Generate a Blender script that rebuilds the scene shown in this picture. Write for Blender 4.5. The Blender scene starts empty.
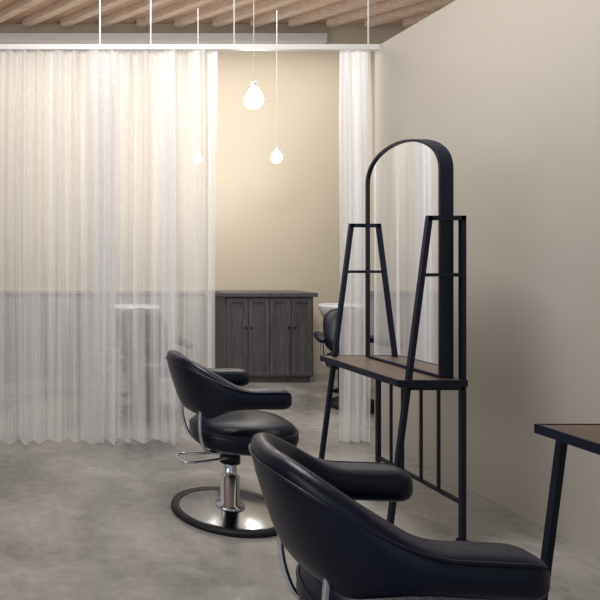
import bpy, bmesh, math, random
from mathutils import Vector, Matrix
random.seed(7)
scene = bpy.context.scene
COL = scene.collection

# ---------------------------------------------------------------- materials
def new_mat(name):
    m = bpy.data.materials.new(name); m.use_nodes = True
    nt = m.node_tree
    return m, nt, nt.nodes['Principled BSDF']
def simple(name, col, rough=0.5, metal=0.0, bump=0.0, bscale=200, coat=0.0, var=0.0, spec=0.5):
    m, nt, b = new_mat(name)
    b.inputs['Base Color'].default_value = (*col, 1)
    b.inputs['Roughness'].default_value = rough
    b.inputs['Metallic'].default_value = metal
    b.inputs['Specular IOR Level'].default_value = spec
    if coat: b.inputs['Coat Weight'].default_value = coat
    tc = nt.nodes.new('ShaderNodeTexCoord')
    n = nt.nodes.new('ShaderNodeTexNoise'); n.inputs['Scale'].default_value = bscale
    n.inputs['Detail'].default_value = 4
    nt.links.new(tc.outputs['Object'], n.inputs['Vector'])
    if bump:
        bp = nt.nodes.new('ShaderNodeBump'); bp.inputs['Strength'].default_value = bump
        bp.inputs['Distance'].default_value = 0.002
        nt.links.new(n.outputs['Fac'], bp.inputs['Height'])
        nt.links.new(bp.outputs['Normal'], b.inputs['Normal'])
    if var:
        mx = nt.nodes.new('ShaderNodeMix'); mx.data_type = 'RGBA'
        n2 = nt.nodes.new('ShaderNodeTexNoise'); n2.inputs['Scale'].default_value = 1.3
        n2.inputs['Detail'].default_value = 5
        nt.links.new(tc.outputs['Object'], n2.inputs['Vector'])
        mx.inputs[6].default_value = (*[c*(1-var) for c in col], 1)
        mx.inputs[7].default_value = (*[min(1, c*(1+var)) for c in col], 1)
        nt.links.new(n2.outputs['Fac'], mx.inputs[0])
        nt.links.new(mx.outputs[2], b.inputs['Base Color'])
    return m

M_leather = simple('navy_black_leather', (0.0026,0.0048,0.016), 0.34, bump=0.2, bscale=350, spec=0.28)
M_chrome = simple('chrome', (0.62,0.65,0.70), 0.12, 1.0)
M_disc = simple('dark_chrome_base', (0.34,0.35,0.37), 0.16, 1.0)
M_metal = simple('dark_painted_steel', (0.004,0.007,0.020), 0.42, 0.0, spec=0.3)
M_rubber = simple('black_rubber', (0.006,0.006,0.010), 0.5, spec=0.3)
M_mirror = simple('mirror_glass', (0.88,0.89,0.90), 0.015, 1.0)
M_wallR = simple('taupe_plaster', (0.405,0.372,0.330), 0.85, bump=0.15, bscale=60, var=0.05)
M_white = simple('white_paint', (0.74,0.73,0.71), 0.5)
M_wains = simple('grey_wainscot', (0.36,0.33,0.31), 0.6)
M_ceramic = simple('grey_white_ceramic', (0.50,0.52,0.55), 0.15)
M_wire = simple('steel_wire', (0.65,0.65,0.65), 0.4, 0.3)

def concrete():
    m, nt, b = new_mat('polished_concrete')
    tc = nt.nodes.new('ShaderNodeTexCoord')
    n = nt.nodes.new('ShaderNodeTexNoise'); n.inputs['Scale'].default_value = 1.5; n.inputs['Detail'].default_value = 9
    n.inputs['Roughness'].default_value = 0.62; n.inputs['Distortion'].default_value = 0.5
    n2 = nt.nodes.new('ShaderNodeTexNoise'); n2.inputs['Scale'].default_value = 13; n2.inputs['Detail'].default_value = 8
    n2.inputs['Roughness'].default_value=0.72
    cr = nt.nodes.new('ShaderNodeValToRGB')
    cr.color_ramp.elements[0].position = 0.32; cr.color_ramp.elements[0].color = (0.150,0.143,0.136,1)
    cr.color_ramp.elements[1].position = 0.68; cr.color_ramp.elements[1].color = (0.320,0.305,0.290,1)
    mx = nt.nodes.new('ShaderNodeMath'); mx.operation='MULTIPLY_ADD'; mx.inputs[1].default_value=0.45
    nt.links.new(tc.outputs['Object'], n.inputs['Vector']); nt.links.new(tc.outputs['Object'], n2.inputs['Vector'])
    sb = nt.nodes.new('ShaderNodeMath'); sb.operation='SUBTRACT'; sb.inputs[1].default_value=0.225
    nt.links.new(n2.outputs['Fac'], mx.inputs[0]); nt.links.new(n.outputs['Fac'], sb.inputs[0])
    nt.links.new(sb.outputs[0], mx.inputs[2]); nt.links.new(mx.outputs[0], cr.inputs['Fac'])
    nt.links.new(cr.outputs['Color'], b.inputs['Base Color'])
    rr = nt.nodes.new('ShaderNodeMapRange'); rr.inputs[3].default_value=0.12; rr.inputs[4].default_value=0.36
    nt.links.new(n.outputs['Fac'], rr.inputs[0]); nt.links.new(rr.outputs[0], b.inputs['Roughness'])
    return m
M_floor = concrete()

def wood(name, c1, c2, scale=(1,12,12), rough=0.6):
    m, nt, b = new_mat(name)
    tc = nt.nodes.new('ShaderNodeTexCoord'); mp = nt.nodes.new('ShaderNodeMapping')
    mp.inputs['Scale'].default_value = scale
    n = nt.nodes.new('ShaderNodeTexNoise'); n.inputs['Scale'].default_value = 3; n.inputs['Detail'].default_value = 8
    n.inputs['Distortion'].default_value = 1.0
    cr = nt.nodes.new('ShaderNodeValToRGB')
    cr.color_ramp.elements[0].position = 0.3; cr.color_ramp.elements[0].color = (*c1,1)
    cr.color_ramp.elements[1].position = 0.7; cr.color_ramp.elements[1].color = (*c2,1)
    nt.links.new(tc.outputs['Object'], mp.inputs['Vector']); nt.links.new(mp.outputs[0], n.inputs['Vector'])
    nt.links.new(n.outputs['Fac'], cr.inputs['Fac']); nt.links.new(cr.outputs['Color'], b.inputs['Base Color'])
    b.inputs['Roughness'].default_value = rough
    return m
M_ceil = wood('plywood_ceiling', (0.56,0.37,0.27), (0.72,0.50,0.38), (1,8,1))
M_joist = wood('pale_pine_joist', (0.66,0.51,0.41), (0.86,0.71,0.60), (1,10,10))
M_cab = wood('weathered_walnut', (0.060,0.053,0.057), (0.130,0.118,0.122), (14,14,1.2), 0.5)
M_shelf = wood('brown_wood_top', (0.055,0.036,0.028), (0.115,0.078,0.058), (14,1.2,10), 0.45)
M_back = simple('cream_plaster', (0.60,0.53,0.42), 0.75, bump=0.1, bscale=40, var=0.05)

def sheer(name, transp, col, var=0.16):
    m = bpy.data.materials.new(name); m.use_nodes = True
    nt = m.node_tree; nt.nodes.clear()
    out = nt.nodes.new('ShaderNodeOutputMaterial')
    tr = nt.nodes.new('ShaderNodeBsdfTransparent')
    df = nt.nodes.new('ShaderNodeBsdfDiffuse'); df.inputs['Color'].default_value=(*col,1)
    tl = nt.nodes.new('ShaderNodeBsdfTranslucent'); tl.inputs['Color'].default_value=(*col,1)
    a = nt.nodes.new('ShaderNodeMixShader'); a.inputs[0].default_value=0.5
    nt.links.new(df.outputs[0], a.inputs[1]); nt.links.new(tl.outputs[0], a.inputs[2])
    b = nt.nodes.new('ShaderNodeMixShader')
    tc = nt.nodes.new('ShaderNodeTexCoord'); mp = nt.nodes.new('ShaderNodeMapping')
    mp.inputs['Scale'].default_value=(22,1,0.35)
    n = nt.nodes.new('ShaderNodeTexNoise'); n.inputs['Scale'].default_value=1.0; n.inputs['Detail'].default_value=4
    nt.links.new(tc.outputs['Object'], mp.inputs[0]); nt.links.new(mp.outputs[0], n.inputs[0])
    mr = nt.nodes.new('ShaderNodeMapRange'); mr.inputs[1].default_value=0.32; mr.inputs[2].default_value=0.68
    mr.inputs[3].default_value=1-transp-var; mr.inputs[4].default_value=1-transp+var
    nt.links.new(n.outputs['Fac'], mr.inputs[0]); nt.links.new(mr.outputs[0], b.inputs[0])
    nt.links.new(tr.outputs[0], b.inputs[1]); nt.links.new(a.outputs[0], b.inputs[2])
    nt.links.new(b.outputs[0], out.inputs['Surface'])
    return m
M_curt = sheer('sheer_voile', 0.46, (0.90,0.90,0.92), 0.24)
def emis(name,col,s):
    m = bpy.data.materials.new(name); m.use_nodes=True; nt=m.node_tree; nt.nodes.clear()
    o=nt.nodes.new('ShaderNodeOutputMaterial'); e=nt.nodes.new('ShaderNodeEmission')
    e.inputs[0].default_value=(*col,1); e.inputs[1].default_value=s
    nt.links.new(e.outputs[0],o.inputs[0]); return m
M_bulb = emis('bulb_glow',(0.80,0.92,1.0),30)

# ---------------------------------------------------------------- mesh helpers
def obj_from_bm(name, bm, mat, parent=None, smooth=False):
    me = bpy.data.meshes.new(name); bmesh.ops.recalc_face_normals(bm, faces=bm.faces)
    bm.to_mesh(me); bm.free()
    me.materials.append(mat)
    if smooth:
        for p in me.polygons: p.use_smooth = True
    o = bpy.data.objects.new(name, me); COL.objects.link(o)
    if parent: o.parent = parent
    return o
def empty(name, loc=(0,0,0), rotz=0):
    e = bpy.data.objects.new(name, None); COL.objects.link(e)
    e.location = loc; e.rotation_euler = (0,0,rotz); e.empty_display_size = 0.1
    return e
def bm_box(bm, a, b):
    r = bmesh.ops.create_cube(bm, size=1)
    c = [(a[i]+b[i])/2 for i in range(3)]; s = [abs(b[i]-a[i]) for i in range(3)]
    for v in r['verts']:
        v.co = Vector((c[0]+v.co.x*s[0], c[1]+v.co.y*s[1], c[2]+v.co.z*s[2]))
    return r['verts']
def boxes(name, lst, mat, parent=None, bevel=0):
    bm = bmesh.new()
    for a,b in lst: bm_box(bm,a,b)
    o = obj_from_bm(name,bm,mat,parent)
    if bevel:
        md=o.modifiers.new('b','BEVEL'); md.width=bevel; md.segments=2; md.limit_method='ANGLE'
    return o
def tube(name, pts, r, mat, parent=None, cyclic=False, res=6, smoothpts=False):
    cu = bpy.data.curves.new(name,'CURVE'); cu.dimensions='3D'; cu.bevel_depth=r; cu.bevel_resolution=res//2+1
    cu.use_fill_caps=True
    if smoothpts:
        sp=cu.splines.new('NURBS'); sp.points.add(len(pts)-1)
        for p,c in zip(sp.points,pts): p.co=(*c,1)
        sp.order_u=3; sp.use_endpoint_u=not cyclic; sp.use_cyclic_u=cyclic
    else:
        sp=cu.splines.new('POLY'); sp.points.add(len(pts)-1)
        for p,c in zip(sp.points,pts): p.co=(*c,1)
        sp.use_cyclic_u=cyclic
    cu.materials.append(mat)
    t = bpy.data.objects.new(name+'_tmp',cu); COL.objects.link(t)
    dg = bpy.context.evaluated_depsgraph_get(); dg.update()
    me = bpy.data.meshes.new_from_object(t.evaluated_get(dg))
    bpy.data.objects.remove(t)
    for p in me.polygons: p.use_smooth=True
    if not me.materials: me.materials.append(mat)
    o=bpy.data.objects.new(name,me); COL.objects.link(o)
    if parent: o.parent=parent
    return o
def bar(bm, p, q, w, d=None):
    d = d or w; p=Vector(p); q=Vector(q); z=(q-p).normalized()
    up = Vector((0,1,0)) if abs(z.y)<0.9 else Vector((0,0,1))
    x = up.cross(z).normalized(); y = z.cross(x)
    vs=[]
    for c in (p,q):
        for sx,sy in ((-1,-1),(1,-1),(1,1),(-1,1)):
            vs.append(bm.verts.new(c+x*sx*w/2+y*sy*d/2))
    f=[(0,1,2,3),(7,6,5,4)]+[(i,(i+1)%4,4+(i+1)%4,4+i) for i in range(4)]
    for a in f: bm.faces.new([vs[i] for i in a])
def lathe(name, prof, mat, parent=None, seg=48, loc=(0,0,0)):
    bm=bmesh.new(); rings=[]
    for r,z in prof:
        rings.append([bm.verts.new((loc[0]+r*math.cos(2*math.pi*i/seg),loc[1]+r*math.sin(2*math.pi*i/seg),loc[2]+z)) for i in range(seg)] if r>1e-5 else [bm.verts.new((loc[0],loc[1],loc[2]+z))])
    for a,b in zip(rings,rings[1:]):
        if len(a)==1 and len(b)==1: continue
        for i in range(seg):
            j=(i+1)%seg
            if len(a)==1: bm.faces.new((a[0],b[i],b[j]))
            elif len(b)==1: bm.faces.new((a[i],a[j],b[0]))
            else: bm.faces.new((a[i],a[j],b[j],b[i]))
    return obj_from_bm(name,bm,mat,parent,True)
def loft(name, secs, mat, parent=None):
    bm=bmesh.new(); R=[[bm.verts.new(p) for p in s] for s in secs]; n=len(R[0])
    for a,b in zip(R,R[1:]):
        for i in range(n):
            j=(i+1)%n; bm.faces.new((a[i],a[j],b[j],b[i]))
    bm.faces.new(R[0]); bm.faces.new(R[-1])
    return obj_from_bm(name,bm,mat,parent,True)

# ---------------------------------------------------------------- room
H=1.35; ZC=4.08
boxes('floor', [((-4.2,-3,-0.1),(7,7.2,0))], M_floor)
boxes('ceiling', [((-4.2,-3,ZC),(7,7.2,ZC+0.1))], M_ceil)
boxes('wall_back', [((-4.2,7.0,0),(7,7.2,ZC))], M_back)
boxes('wall_left', [((-4.3,-3,0),(-4.2,7.2,ZC))], M_wallR)
boxes('wall_far_right', [((7,-3,0),(7.1,7.2,ZC))], M_wallR)
boxes('wall_right', [((2.65,-3,0),(2.80,4.42,2.90))], M_wallR)
bm=bmesh.new(); th=math.atan2(1.0,-0.80)
d=Vector((math.cos(th),math.sin(th),0)); nrm=Vector((-d.y,d.x,0))
def clipline(c):
    lo,hi=-50,50
    for ax,(a,b) in ((0,(-4.15,6.95)),(1,(-2.9,6.9))):
        t1=(a-c[ax])/d[ax]; t2=(b-c[ax])/d[ax]
        lo=max(lo,min(t1,t2)); hi=min(hi,max(t1,t2))
    return lo,hi
for k in range(-24,26):
    c=Vector((1.5,3,0))+nrm*k*0.34
    lo,hi=clipline(c)
    if hi-lo>0.3:
        p=c+d*lo; q=c+d*hi; p.z=q.z=ZC-0.035
        z=(q-p).normalized(); x=Vector((-z.y,z.x,0)); vs=[]
        for e in (p,q):
            for sx,sz in ((-1,-1),(1,-1),(1,1),(-1,1)):
                vs.append(bm.verts.new(e+x*sx*0.05+Vector((0,0,sz*0.035))))
        for a in [(0,1,2,3),(7,6,5,4)]+[(i,(i+1)%4,4+(i+1)%4,4+i) for i in range(4)]:
            bm.faces.new([vs[i] for i in a])
obj_from_bm('trim_1_ceiling_joists',bm,M_joist)
boxes('trim_2_back_beam', [((-4.2,6.86,3.82),(3.57,7.0,3.92))], M_white)
boxes('trim_3_wainscot', [((-4.2,6.97,0.0),(2.20,7.0,0.93)),((-4.2,6.955,0.93),(2.20,7.0,0.97))], M_wains)

# ---------------------------------------------------------------- curtains
YC=4.38
rail=boxes('curtain_rail', [((-4.2,YC-0.02,2.868),(2.65,YC+0.02,2.905))], M_white)
bmw=bmesh.new()
for X in (-3,-1.6,0.62,0.99,1.6,2.58):
    bar(bmw,(X,YC,2.895),(X,YC,ZC),0.007)
obj_from_bm('suspension_wires',bmw,M_wire,rail)
def curtain(name,x0,x1,seed,amp=0.045,pitch=0.10,yoff=0.0,ztop=2.866,zbot=0.012):
    rnd=random.Random(seed); bm=bmesh.new()
    step=0.007; n=int((x1-x0)/step)+1
    ph=[0.0]; f=1.0; A=[]; a=1.0; tgt=1.0; ftgt=1.0; B=[]; bb=0; bt=0
    for i in range(n):
        if i%11==0: tgt=rnd.uniform(0.25,1.7); ftgt=rnd.uniform(0.35,1.9); bt=rnd.uniform(-0.04,0.04)
        a+=(tgt-a)*0.10; f+=(ftgt-f)*0.10; bb+=(bt-bb)*0.07
        A.append(a); B.append(bb); ph.append(ph[-1]+2*math.pi*step/pitch*f)
    rows=26; G=[]
    for r in range(rows+1):
        v=r/rows; z=ztop+(zbot-ztop)*v; row=[]
        for i in range(n):
            x=x0+i*step; s=ph[i]
            k=amp*A[i]*(0.7+0.3*v)
            drift=0.5*math.sin(i*0.021+2.1*v+seed)*v
            y=YC+yoff+k*(math.sin(s+drift)+0.22*math.sin(2*s+0.8+1.2*v))*(0.35+0.65*min(1,v*6))+B[i]*v
            y+=0.006*math.sin(3.1*s+4*v)*(1-v)
            xx=x+0.010*math.cos(s)*v+0.012*math.sin(i*0.05+3*v)*v
            row.append(bm.verts.new((xx,y,z)))
        G.append(row)
    for a_,b_ in zip(G,G[1:]):
        for i in range(n-1): bm.faces.new((a_[i],a_[i+1],b_[i+1],b_[i]))
    return obj_from_bm(name,bm,M_curt,None,True)
curtain('sheer_curtain',-4.1,0.72,1,amp=0.055,pitch=0.135)
curtain('sheer_curtain',0.56,1.17,5,amp=0.060,pitch=0.135,yoff=0.01)
curtain('sheer_curtain',1.05,1.48,9,amp=0.060,pitch=0.115)
curtain('sheer_curtain',2.37,2.590,12,amp=0.05,pitch=0.080)
curtain('sheer_curtain',2.42,2.60,15,amp=0.03,pitch=0.07,yoff=0.04)

# ---------------------------------------------------------------- salon chair
def super_sec(c, nx, w, h, tilt, n=24, p=3.0):
    up=(Vector((0,0,1))+nx*math.tan(tilt)).normalized()
    out=(nx-up*nx.dot(up)).normalized()
    pts=[]
    for i in range(n):
        a=2*math.pi*i/n; ca,sa=math.cos(a),math.sin(a)
        u=math.copysign(abs(ca)**(2/p),ca)*w; v=math.copysign(abs(sa)**(2/p),sa)*h
        pts.append(c+out*u+up*v)
    return pts
def salon_chair(loc, rotz):
    root=empty('salon_chair',loc,rotz)
    secs=[]; N=90; top_pipe=[]
    AY=0.262; XT=0.204; XS=-0.04; RX=0.220
    Ls=XT-XS; La=math.pi/2*0.245; T=Ls+La
    def smooth(t): t=max(0,min(1,t)); return t*t*(3-2*t)
    for i in range(N+1):
        s=-T+2*T*i/N; sg=-1 if s<0 else 1; a=abs(s)
        if a>La:
            x=XS+(a-La); y=sg*AY; nx=Vector((0,sg,0))
        else:
            phi=a/La*math.pi/2
            x=XS-RX*math.cos(phi); y=sg*AY*math.sin(phi)
            nx=Vector((-math.cos(phi)/RX, sg*math.sin(phi)/AY,0)).normalized()
        b=1-smooth((a-0.06)/(La*0.98))
        ztop=0.712+0.143*b; zbot=0.615-0.070*smooth(b*1.4)
        w=0.062-0.024*smooth(b*1.6)
        tilt=0.30*b
        endf=1.0
        e=(T-a)/0.06
        if e<1: endf=max(0.12,math.sqrt(max(0,1-(1-e)**2)))
        h=(ztop-zbot)/2*(0.25+0.75*endf) ; ww=w*endf
        c=Vector((x,y,(ztop+zbot)/2))
        secs.append(super_sec(c,nx,ww,h,tilt))
        if e>0.3:
            up=(Vector((0,0,1))+nx*math.tan(tilt)).normalized(); out=(nx-up*nx.dot(up)).normalized()
            top_pipe.append(tuple(c+out*w*0.86+up*h*0.80))
    loft('backrest_arm_shell',secs,M_leather,root)
    tube('shell_piping',top_pipe,0.0045,M_leather,root)
    seg=64
    prof=[(0,0.520),(0.08,0.519),(0.16,0.514),(0.215,0.502),(0.250,0.480),(0.268,0.450),(0.270,0.420),(0.260,0.388),(0.235,0.368),(0.15,0.360),(0,0.360)]
    s=lathe('seat_cushion',prof,M_leather,root,seg,(0,0,0))
    for v in s.data.vertices:
        a=math.atan2(v.co.y,v.co.x); k=1+0.035*(1-math.cos(4*a))/2
        v.co.x=v.co.x*k+0.066; v.co.y=v.co.y*k*0.93
    pr=[]
    for i in range(64):
        a=2*math.pi*i/64; k=1+0.035*(1-math.cos(4*a))/2
        pr.append((0.266*math.cos(a)*k+0.066,0.266*math.sin(a)*k*0.93,0.458))
    tube('seat_piping',pr,0.005,M_leather,root,cyclic=True)
    boxes('seat_plate',[((-0.12,-0.10,0.338),(0.20,0.10,0.365))],M_rubber,root,0.006)
    for sg in (-1,1):
        tube('back_strap_%d'%(1 if sg<0 else 2),[(-0.205,sg*0.170,0.60),(-0.212,sg*0.165,0.54),(-0.205,sg*0.155,0.44),(-0.17,sg*0.13,0.352),(-0.06,sg*0.09,0.347),(0.0,sg*0.07,0.347)],0.009,M_chrome,root,smoothpts=True)
    lathe('hydraulic_column',[(0,0.345),(0.055,0.345),(0.06,0.325),(0.034,0.31),(0.034,0.20),(0.048,0.195),(0.048,0.05),(0.075,0.045),(0.078,0.03),(0,0.03)],M_chrome,root,32)
    lathe('column_collar',[(0.03,0.320),(0.05,0.320),(0.052,0.30),(0.052,0.265),(0.03,0.262)],M_rubber,root,32)
    lathe('base_disc',[(0,0.036),(0.08,0.036),(0.16,0.030),(0.25,0.021),(0.283,0.017),(0.283,0.004),(0,0.004)],M_disc,root,72)
    lathe('base_rim',[(0.262,0.021),(0.276,0.027),(0.298,0.022),(0.304,0.010),(0.302,0.0),(0.260,0.0),(0.262,0.021)],M_rubber,root,72)
    tube('pump_lever',[(-0.03,-0.04,0.30),(-0.14,-0.06,0.290),(-0.25,-0.08,0.285),(-0.275,-0.02,0.282),(-0.275,0.04,0.282),(-0.25,0.09,0.285),(-0.14,0.06,0.290),(-0.03,0.04,0.30)],0.007,M_chrome,root,smoothpts=True)
    return root
salon_chair((1.143,3.19,0),0.0)
salon_chair((0.976,1.59,0),math.radians(-6))

# ---------------------------------------------------------------- mirror station
def station(y0, upper=True):
    root=empty('mirror_vanity_station' if upper else 'console_table',(0,y0,0))
    L=0.66; T=0.022
    bm=bmesh.new()
    for y in (0,L):
        if upper:
            bar(bm,(1.772,y,0.012),(1.968,y,1.55),T)
            bar(bm,(2.125,y,0.012),(2.125,y,1.55),T)
            bar(bm,(1.958,y,1.54),(2.136,y,1.54),T)
            bar(bm,(1.935,y,1.27),(2.125,y,1.27),0.016)
        else:
            bar(bm,(1.772,y,0.012),(1.866,y,0.745),T)
            bar(bm,(2.125,y,0.012),(2.125,y,0.745),T)
        bar(bm,(1.865,y,0.735),(2.125,y,0.735),T)
        for x in (1.770,2.125):
            bar(bm,(x,y,0.0),(x,y,0.014),0.036,0.036)
    if upper: bar(bm,(2.125,0,1.27),(2.125,L,1.27),0.016)
    bar(bm,(1.868,0,0.735),(1.868,L,0.735),T)
    bar(bm,(2.125,0,0.735),(2.125,L,0.735),T)
    bar(bm,(2.125,0,0.186),(2.125,L,0.186),0.018)
    for y in (0.16,0.29,0.44,0.54):
        bar(bm,(2.125,y,0.186),(2.125,y,0.735),0.012)
    obj_from_bm('steel_frame',bm,M_metal,root)
    boxes('shelf_top',[((1.815,-0.015,0.746),(2.135,L+0.035,0.772))],M_shelf,root,0.003)
    boxes('shelf_edge',[((1.806,-0.02,0.742),(1.815,L+0.04,0.774)),((1.806,L+0.035,0.742),(2.135,L+0.042,0.774)),((1.806,-0.022,0.742),(2.135,-0.015,0.774))],M_metal,root)
    if not upper: return root
    ya,yb=0.023,0.637; ym=(ya+yb)/2; hw=(yb-ya)/2
    def outline(inset):
        pts=[(ya+inset,0.774+inset)]
        n=28; spring=1.775; rise=0.195
        for i in range(n+1):
            a=math.pi-math.pi*i/n
            pts.append((ym+(hw-inset)*math.cos(a)*1.0, spring+(rise-inset)*abs(math.sin(a))**0.9))
        pts.append((yb-inset,0.774+inset))
        return pts
    o=outline(0); q=outline(0.013)
    xf,xb=2.036,2.100
    bm=bmesh.new()
    O1=[bm.verts.new((xf,*p)) for p in o]; I1=[bm.verts.new((xf,*p)) for p in q]
    I2=[bm.verts.new((xf+0.012,*p)) for p in q]; O2=[bm.verts.new((xb,*p)) for p in o]
    n=len(o)
    for i in range(n):
        j=(i+1)%n
        bm.faces.new((O1[i],O1[j],I1[j],I1[i])); bm.faces.new((I1[i],I1[j],I2[j],I2[i])); bm.faces.new((O1[j],O1[i],O2[i],O2[j]))
    bm.faces.new(O2)
    obj_from_bm('mirror_frame',bm,M_metal,root)
    bm=bmesh.new(); bm.faces.new([bm.verts.new((xf+0.010,*p)) for p in q])
    obj_from_bm('mirror_glass',bm,M_mirror,root)
    return root
station(2.85)
station(2.85-1.465, upper=False)

# ---------------------------------------------------------------- cabinet
cab=empty('sideboard_cabinet',(0,0,0))
x0,x1,yf,yb=2.27,3.23,6.48,6.94
boxes('carcass',[((x0,yf+0.02,0.06),(x1,yb,0.93))],M_cab,cab)
boxes('plinth',[((x0+0.02,yf+0.05,0),(x1-0.02,yb-0.02,0.06))],M_cab,cab)
boxes('top',[((x0-0.035,yf-0.02,0.93),(x1+0.035,yb+0.01,0.975))],M_cab,cab,0.006)
dl=[];W=(x1-x0-0.03)/4
for i in range(4):
    a=x0+0.015+i*W+0.006; b=a+W-0.012; z0,z1=0.08,0.915; s=0.045
    dl+=[((a,yf,z0),(a+s,yf+0.02,z1)),((b-s,yf,z0),(b,yf+0.02,z1)),((a+s,yf,z0),(b-s,yf+0.02,z0+s)),((a+s,yf,z1-s),(b-s,yf+0.02,z1)),((a+s,yf+0.012,z0+s),(b-s,yf+0.02,z1-s))]
boxes('doors',dl,M_cab,cab,0.002)
bm=bmesh.new()
for i in range(4):
    xx=x0+0.015+i*W+(W-0.03 if i%2==0 else 0.03); r=bmesh.ops.create_uvsphere(bm,u_segments=12,v_segments=8,radius=0.013)
    for v in r['verts']: v.co+=Vector((xx,yf-0.010,0.60))
obj_from_bm('knobs',bm,M_metal,cab,True)

# ---------------------------------------------------------------- shampoo units
def shampoo(loc,rotz=0):
    r=empty('shampoo_chair',loc,rotz)
    def cushion(name,secs): return loft(name,secs,M_leather,r)
    S=[]
    for t in range(13):
        u=t/12; y=-0.35+0.55*u; e=math.sqrt(max(0.02,1-abs(2*u-1)**4))
        S.append([Vector((0.25*e*math.copysign(abs(math.cos(a))**0.5,math.cos(a)),y,0.42+0.07*e*math.copysign(abs(math.sin(a))**0.7,math.sin(a)))) for a in [2*math.pi*k/20 for k in range(20)]])
    cushion('seat',S)
    S=[]
    for t in range(13):
        u=t/12; y=0.17+0.22*u; z=0.42+0.46*u; e=math.sqrt(max(0.02,1-abs(2*u-1)**4))
        S.append([Vector((0.24*e*math.copysign(abs(math.cos(a))**0.5,math.cos(a)),y+0.06*e*math.sin(a),z-0.02*e*math.sin(a))) for a in [2*math.pi*k/20 for k in range(20)]])
    cushion('backrest',S)
    for sg in (-1,1):
        S=[]
        for t in range(11):
            u=t/10; y=-0.28+0.55*u; e=math.sqrt(max(0.03,1-abs(2*u-1)**6))
            S.append([Vector((sg*0.29+0.045*e*math.cos(a),y,0.62+0.035*e*math.sin(a))) for a in [2*math.pi*k/14 for k in range(14)]])
        cushion('armrest_%d'%(1 if sg<0 else 2),S)
        tube('arm_support_%d'%(1 if sg<0 else 2),[(sg*0.29,-0.18,0.60),(sg*0.29,-0.16,0.40),(sg*0.2,-0.1,0.36),(0,-0.05,0.35)],0.014,M_chrome,r,smoothpts=True)
    lathe('pedestal',[(0,0.37),(0.09,0.37),(0.09,0.10),(0.22,0.04),(0.24,0.0),(0,0.0)],M_rubber,r,32)
    lathe('wash_basin',[(0,0.72),(0.08,0.72),(0.17,0.78),(0.225,0.87),(0.25,0.88),(0.255,0.86),(0.21,0.75),(0.12,0.66),(0,0.62)],M_ceramic,r,40,(0,0.66,0))
    lathe('basin_stand',[(0,0.66),(0.07,0.66),(0.07,0.03),(0.14,0.0),(0,0.0)],M_rubber,r,32,(0,0.66,0))
    return r
shampoo((1.17,5.25,0),0.0)
shampoo((3.09,5.44,0),math.radians(-22))

# ---------------------------------------------------------------- pendant bulbs
def pendant(x,y,z,r,pw):
    e=empty('pendant_bulb',(x,y,z))
    lathe('glass_bulb',[(0,-r),(r*0.5,-r*0.87),(r*0.87,-r*0.5),(r,0),(r*0.9,r*0.45),(r*0.55,r*0.95),(r*0.35,r*1.3),(0,r*1.3)],M_bulb,e,24)
    lathe('socket',[(0,r*1.25),(r*0.34,r*1.25),(r*0.34,r*1.8),(r*0.2,r*2.0),(0,r*2.0)],M_wire,e,20)
    tube('cord',[(0,0,r*1.9),(0,0,ZC-0.01-z)],0.003,M_wire,e)
    ld=bpy.data.lights.new('bulb_light','POINT'); ld.energy=pw; ld.color=(1,0.95,0.86); ld.shadow_soft_size=r*1.4
    lo=bpy.data.objects.new('bulb_light',ld); COL.objects.link(lo); lo.parent=e; lo.location=(0,0,-0.12)
pendant(2.07,5.2,2.72,0.080,13)
pendant(2.64,6.05,2.36,0.052,9)
pendant(1.83,6.0,2.34,0.038,5)

# ---------------------------------------------------------------- lights
def area(name,loc,target,size,energy,col):
    ld=bpy.data.lights.new(name,'AREA'); ld.shape='RECTANGLE'; ld.size=size[0]; ld.size_y=size[1]; ld.energy=energy; ld.color=col
    o=bpy.data.objects.new(name,ld); COL.objects.link(o); o.location=loc
    o.rotation_euler=(Vector(target)-Vector(loc)).to_track_quat('-Z','Y').to_euler()
    return o
area('added_left_fill',(-3.9,0.8,2.2),(2.5,2.8,1.2),(4.0,2.4),88,(0.88,0.94,1.0))  # added unseen cool soft fill from the left; wall_left has no window
area('ceiling_softlight',(1.0,2.7,3.85),(1.15,3.1,0),(0.8,0.8),92,(1.0,0.975,0.94))
area('backroom_softlight',(1.6,5.8,3.85),(1.6,5.8,0),(5,1.4),98,(1,0.95,0.88))
w=bpy.data.worlds.new('world'); scene.world=w; w.use_nodes=True
bg=w.node_tree.nodes['Background']; bg.inputs[0].default_value=(0.80,0.88,1.0,1); bg.inputs[1].default_value=0.65

# ---------------------------------------------------------------- camera (level, shifted lens)
cd=bpy.data.cameras.new('camera'); cd.lens=36; cd.sensor_width=36; cd.sensor_fit='HORIZONTAL'
cd.shift_x=(300-15)/600; cd.shift_y=-(300-258)/600
cam=bpy.data.objects.new('camera',cd); COL.objects.link(cam)
cam.location=(0,0,H); cam.rotation_euler=(math.radians(90),0,0)
scene.camera=cam
scene.view_settings.view_transform='Standard'
